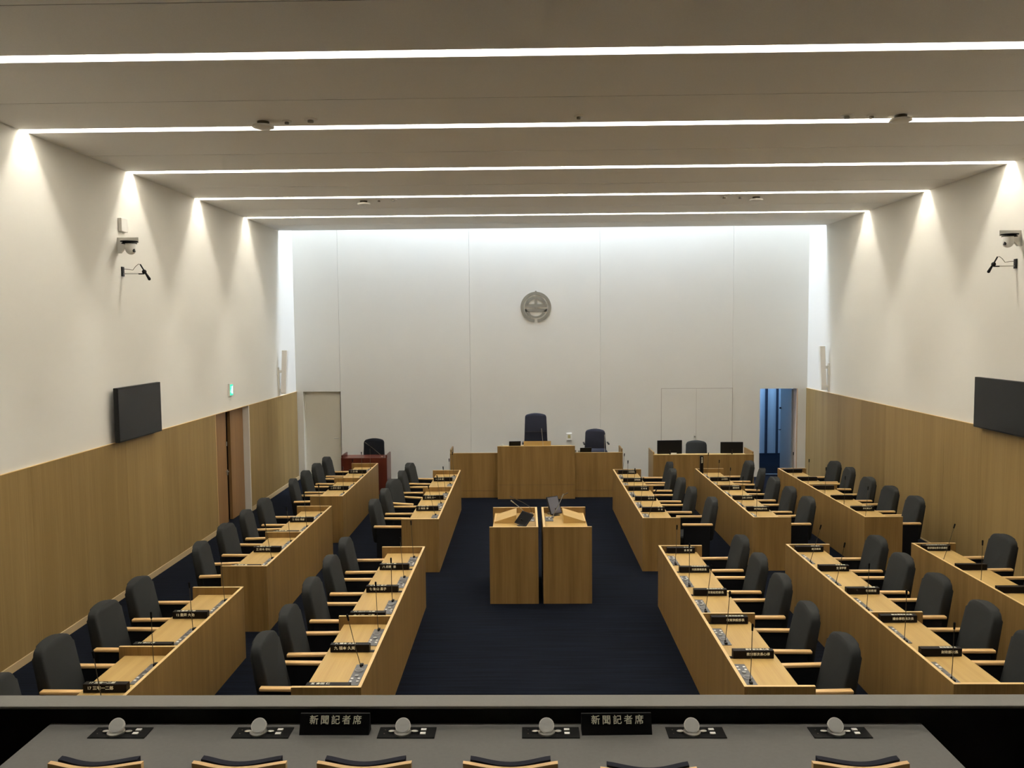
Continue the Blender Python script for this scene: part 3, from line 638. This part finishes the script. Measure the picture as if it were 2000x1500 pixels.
# ------------------------------------------------------------------ side wall fittings
def wall_screen(x, s, y0, y1, z0, z1, label):
    e = empty('wall_television', (x, (y0 + y1) / 2, (z0 + z1) / 2), label=label, cat='television', group='black wall televisions')
    w = (y1 - y0) / 2; h = (z1 - z0) / 2
    MB().box(s * .07, s * .13, -w, w, -h, h, bev=.005).build('casing', M['black'], e)
    MB().box(s * .1305, s * .132, -w + .015, w - .015, -h + .02, h - .015).build('screen', M['screen'], e)
    MB().box(0, s * .07, -.22, .22, -.2, .2).build('wall_bracket', M['matte'], e)
wall_screen(XL, 1, 10.66, 11.93, 2.135, 2.86, 'black television on the left wall above the oak panelling')
wall_screen(XR, -1, 10.75, 12.02, 2.11, 2.84, 'black television on the right wall, cut off by the frame')
def dome_cam(x, s, y, z, label):
    e = empty('surveillance_camera', (x, y, z), label=label, cat='camera', group='white dome cameras on the side walls')
    MB().box(0, s * .29, -.02, .0, -.07, 0).prism([(0, -.02, -.07), (s * .15, -.02, -.07), (s * .05, -.02, -.21), (0, -.02, -.21)], (0, .02, 0)).prism([(s * .06, -.06, -.21), (s * .17, -.06, -.09), (s * .155, -.06, -.07), (0, -.06, -.21)], (0, .04, 0)).build('bracket', M['white'], e)
    MB().cyl((s * .20, -.10, -.062), .11, .008, 28).cyl((s * .20, -.10, -.088), .095, .010, 28).cyl((s * .13, -.10, -.075), .02, .03, 12).build('mount_disc', M['matte'], e, smooth=True)
    MB().cyl((s * .22, -.10, -.13), .070, .075, 28).ball((s * .22, -.10, -.168), .070).build('housing', M['white'], e, smooth=True)
    MB().cyl((s * .275, -.125, -.185), .024, .02, 16, 'x').build('lens', M['black'], e, smooth=True)
dome_cam(XL, 1, 11.10, 4.87, 'white dome camera bracketed high on the left wall'); dome_cam(XR, -1, 11.25, 4.86, 'white dome camera bracketed high on the right wall')
def wall_mic(x, s, y, z, label):
    e = empty('wall_microphone', (x, y, z), label=label, cat='microphone', group='black microphones on wall arms')
    MB().box(0, s * .02, -.03, .03, -.065, .065, bev=.003).build('wall_plate', M['black'], e)
    MB().tube([(s * .02, 0, -.03), (s * .24, 0, -.03)], .006).build('arm', M['steel'], e, smooth=True)
    MB().tube([(s * .02, 0, .035), (s * .09, 0, .03), (s * .15, 0, .02), (s * .19, 0, .07), (s * .23, 0, .10), (s * .26, 0, .09)], .004).build('cable', M['dark_metal'], e, smooth=True)
    MB().tube([(s * .255, 0, .095), (s * .29, -.01, .04), (s * .33, -.02, -.02)], .010).tube([(s * .33, -.02, -.02), (s * .385, -.035, -.10)], .013, 10, .02).ball((s * .387, -.035, -.105), .02).build('microphone_body', M['matte'], e, smooth=True)
    MB().box(s * .23, s * .30, -.015, .015, -.04, -.025).ball((s * .31, -.01, -.005), .03).build('clamp', M['matte'], e)
wall_mic(XL, 1, 11.18, 4.42, 'black microphone on a short arm below the left dome camera'); wall_mic(XR, -1, 11.32, 4.42, 'black microphone on a short arm below the right dome camera')
e = empty('wall_sensor', (XL, 11.2, 5.05), label='white rectangular box on left wall above the dome camera', cat='sensor')
MB().box(0, .05, -.08, .10, -.09, .09, bev=.006).build('cover', M['white'], e)
e = empty('exit_sign', (XL, 15.10, 2.50), label='small lit green exit sign on left wall above the double door', cat='exit sign')
MB().box(0, .03, -.09, .09, -.12, .12, bev=.004).build('housing', M['white'], e)
MB().box(.0305, .032, -.075, .075, -.10, .10).build('lit_panel', M['exitgreen'], e)
MB().box(.0325, .0335, .025, .065, -.07, .07).build('door_symbol', M['exitwhite'], e)
MB().cyl((.033, -.02, .055), .014, .001, 12, 'x').prism([(.0325, -.012, .03), (.0325, .0, .035), (.0325, -.01, -.02), (.0325, .02, -.07), (.0325, -.0, -.07), (.0325, -.03, -.025), (.0325, -.065, -.05), (.0325, -.065, -.035), (.0325, -.04, -.01)], (.001, 0, 0)).build('running_figure', M['exitwhite'], e)
def col_speaker(x, s, label):
    e = empty('column_speaker', (x, 18.1, 2.15), label=label, cat='speaker', group='white column loudspeakers')
    sh = Matrix.Identity(4); sh[0][2] = s * .05
    MB().box(s * .06, s * .175, -.055, .055, .03, 1.0, bev=.012).xf(sh).build('cabinet', M['white'], e)
    MB().box(s * .07, s * .165, -.058, -.055, .06, .97).xf(sh).build('grille', mat('pale_grey_grille', (.80, .77, .72), .7), e)
    MB().box(0, s * .03, -.03, .03, 0, .62).box(s * .03, s * .066, -.02, .02, .08, .14).box(s * .03, s * .083, -.02, .02, .5, .56).build('bracket', M['white'], e)
col_speaker(XL, 1, 'white column loudspeaker on the left wall near the rear corner'); col_speaker(XR, -1, 'white column loudspeaker on the right wall near the rear corner')

# ------------------------------------------------------------------ ceiling fittings
def detector(x, y, label, r=.115):
    e = empty('ceiling_detector', (x, y, HC), label=label, cat='smoke detector', group='round white ceiling discs')
    MB().cyl((0, 0, -.02), r * .55, .04, 28).build('stem', M['dark_metal'], e, smooth=True)
    MB().cyl((0, 0, -.05), r, .022, 36, r2=r * .95).ball((0, 0, -.061), r * .9, 1, 1, .18).build('disc', M['white'], e, smooth=True)
detector(-2.757, 8.80, 'white ceiling disc overlapping the second light strip at left'); detector(3.972, 8.87, 'white ceiling disc overlapping the second light strip at right')
detector(-2.768, 14.27, 'white ceiling disc beyond the fourth light strip at left'); detector(3.978, 14.3, 'white ceiling disc beyond the fourth light strip at right')
def sprinkler(x, y, r, label):
    e = empty('sprinkler_head', (x, y, HC), label=label, cat='sprinkler', group='small ceiling sprinkler heads')
    MB().cyl((0, 0, -.006), r, .012, 24).build('flange', M['white'], e, smooth=True); MB().cyl((0, 0, -.02), r * .45, .03, 16).build('nozzle', M['emblem'], e, smooth=True)
for x, y, r, lb in ((-2.5, 8.78, .05, 'nearest the left near ceiling disc'), (-2.232, 8.72, .07, 'second from the left near ceiling disc'), (3.659, 8.85, .05, 'nearest the right near ceiling disc'), (3.397, 8.84, .07, 'second from the right near ceiling disc'),
                    (-2.484, 14.15, .05, 'nearest the left far ceiling disc'), (-2.232, 14.11, .06, 'second from the left far ceiling disc'), (3.687, 14.25, .05, 'nearest the right far ceiling disc'), (3.412, 14.23, .06, 'second from the right far ceiling disc'),
                    (.573, 8.72, .045, 'alone near the middle of the ceiling')):
    sprinkler(x, y, r, 'small round sprinkler head, ' + lb)
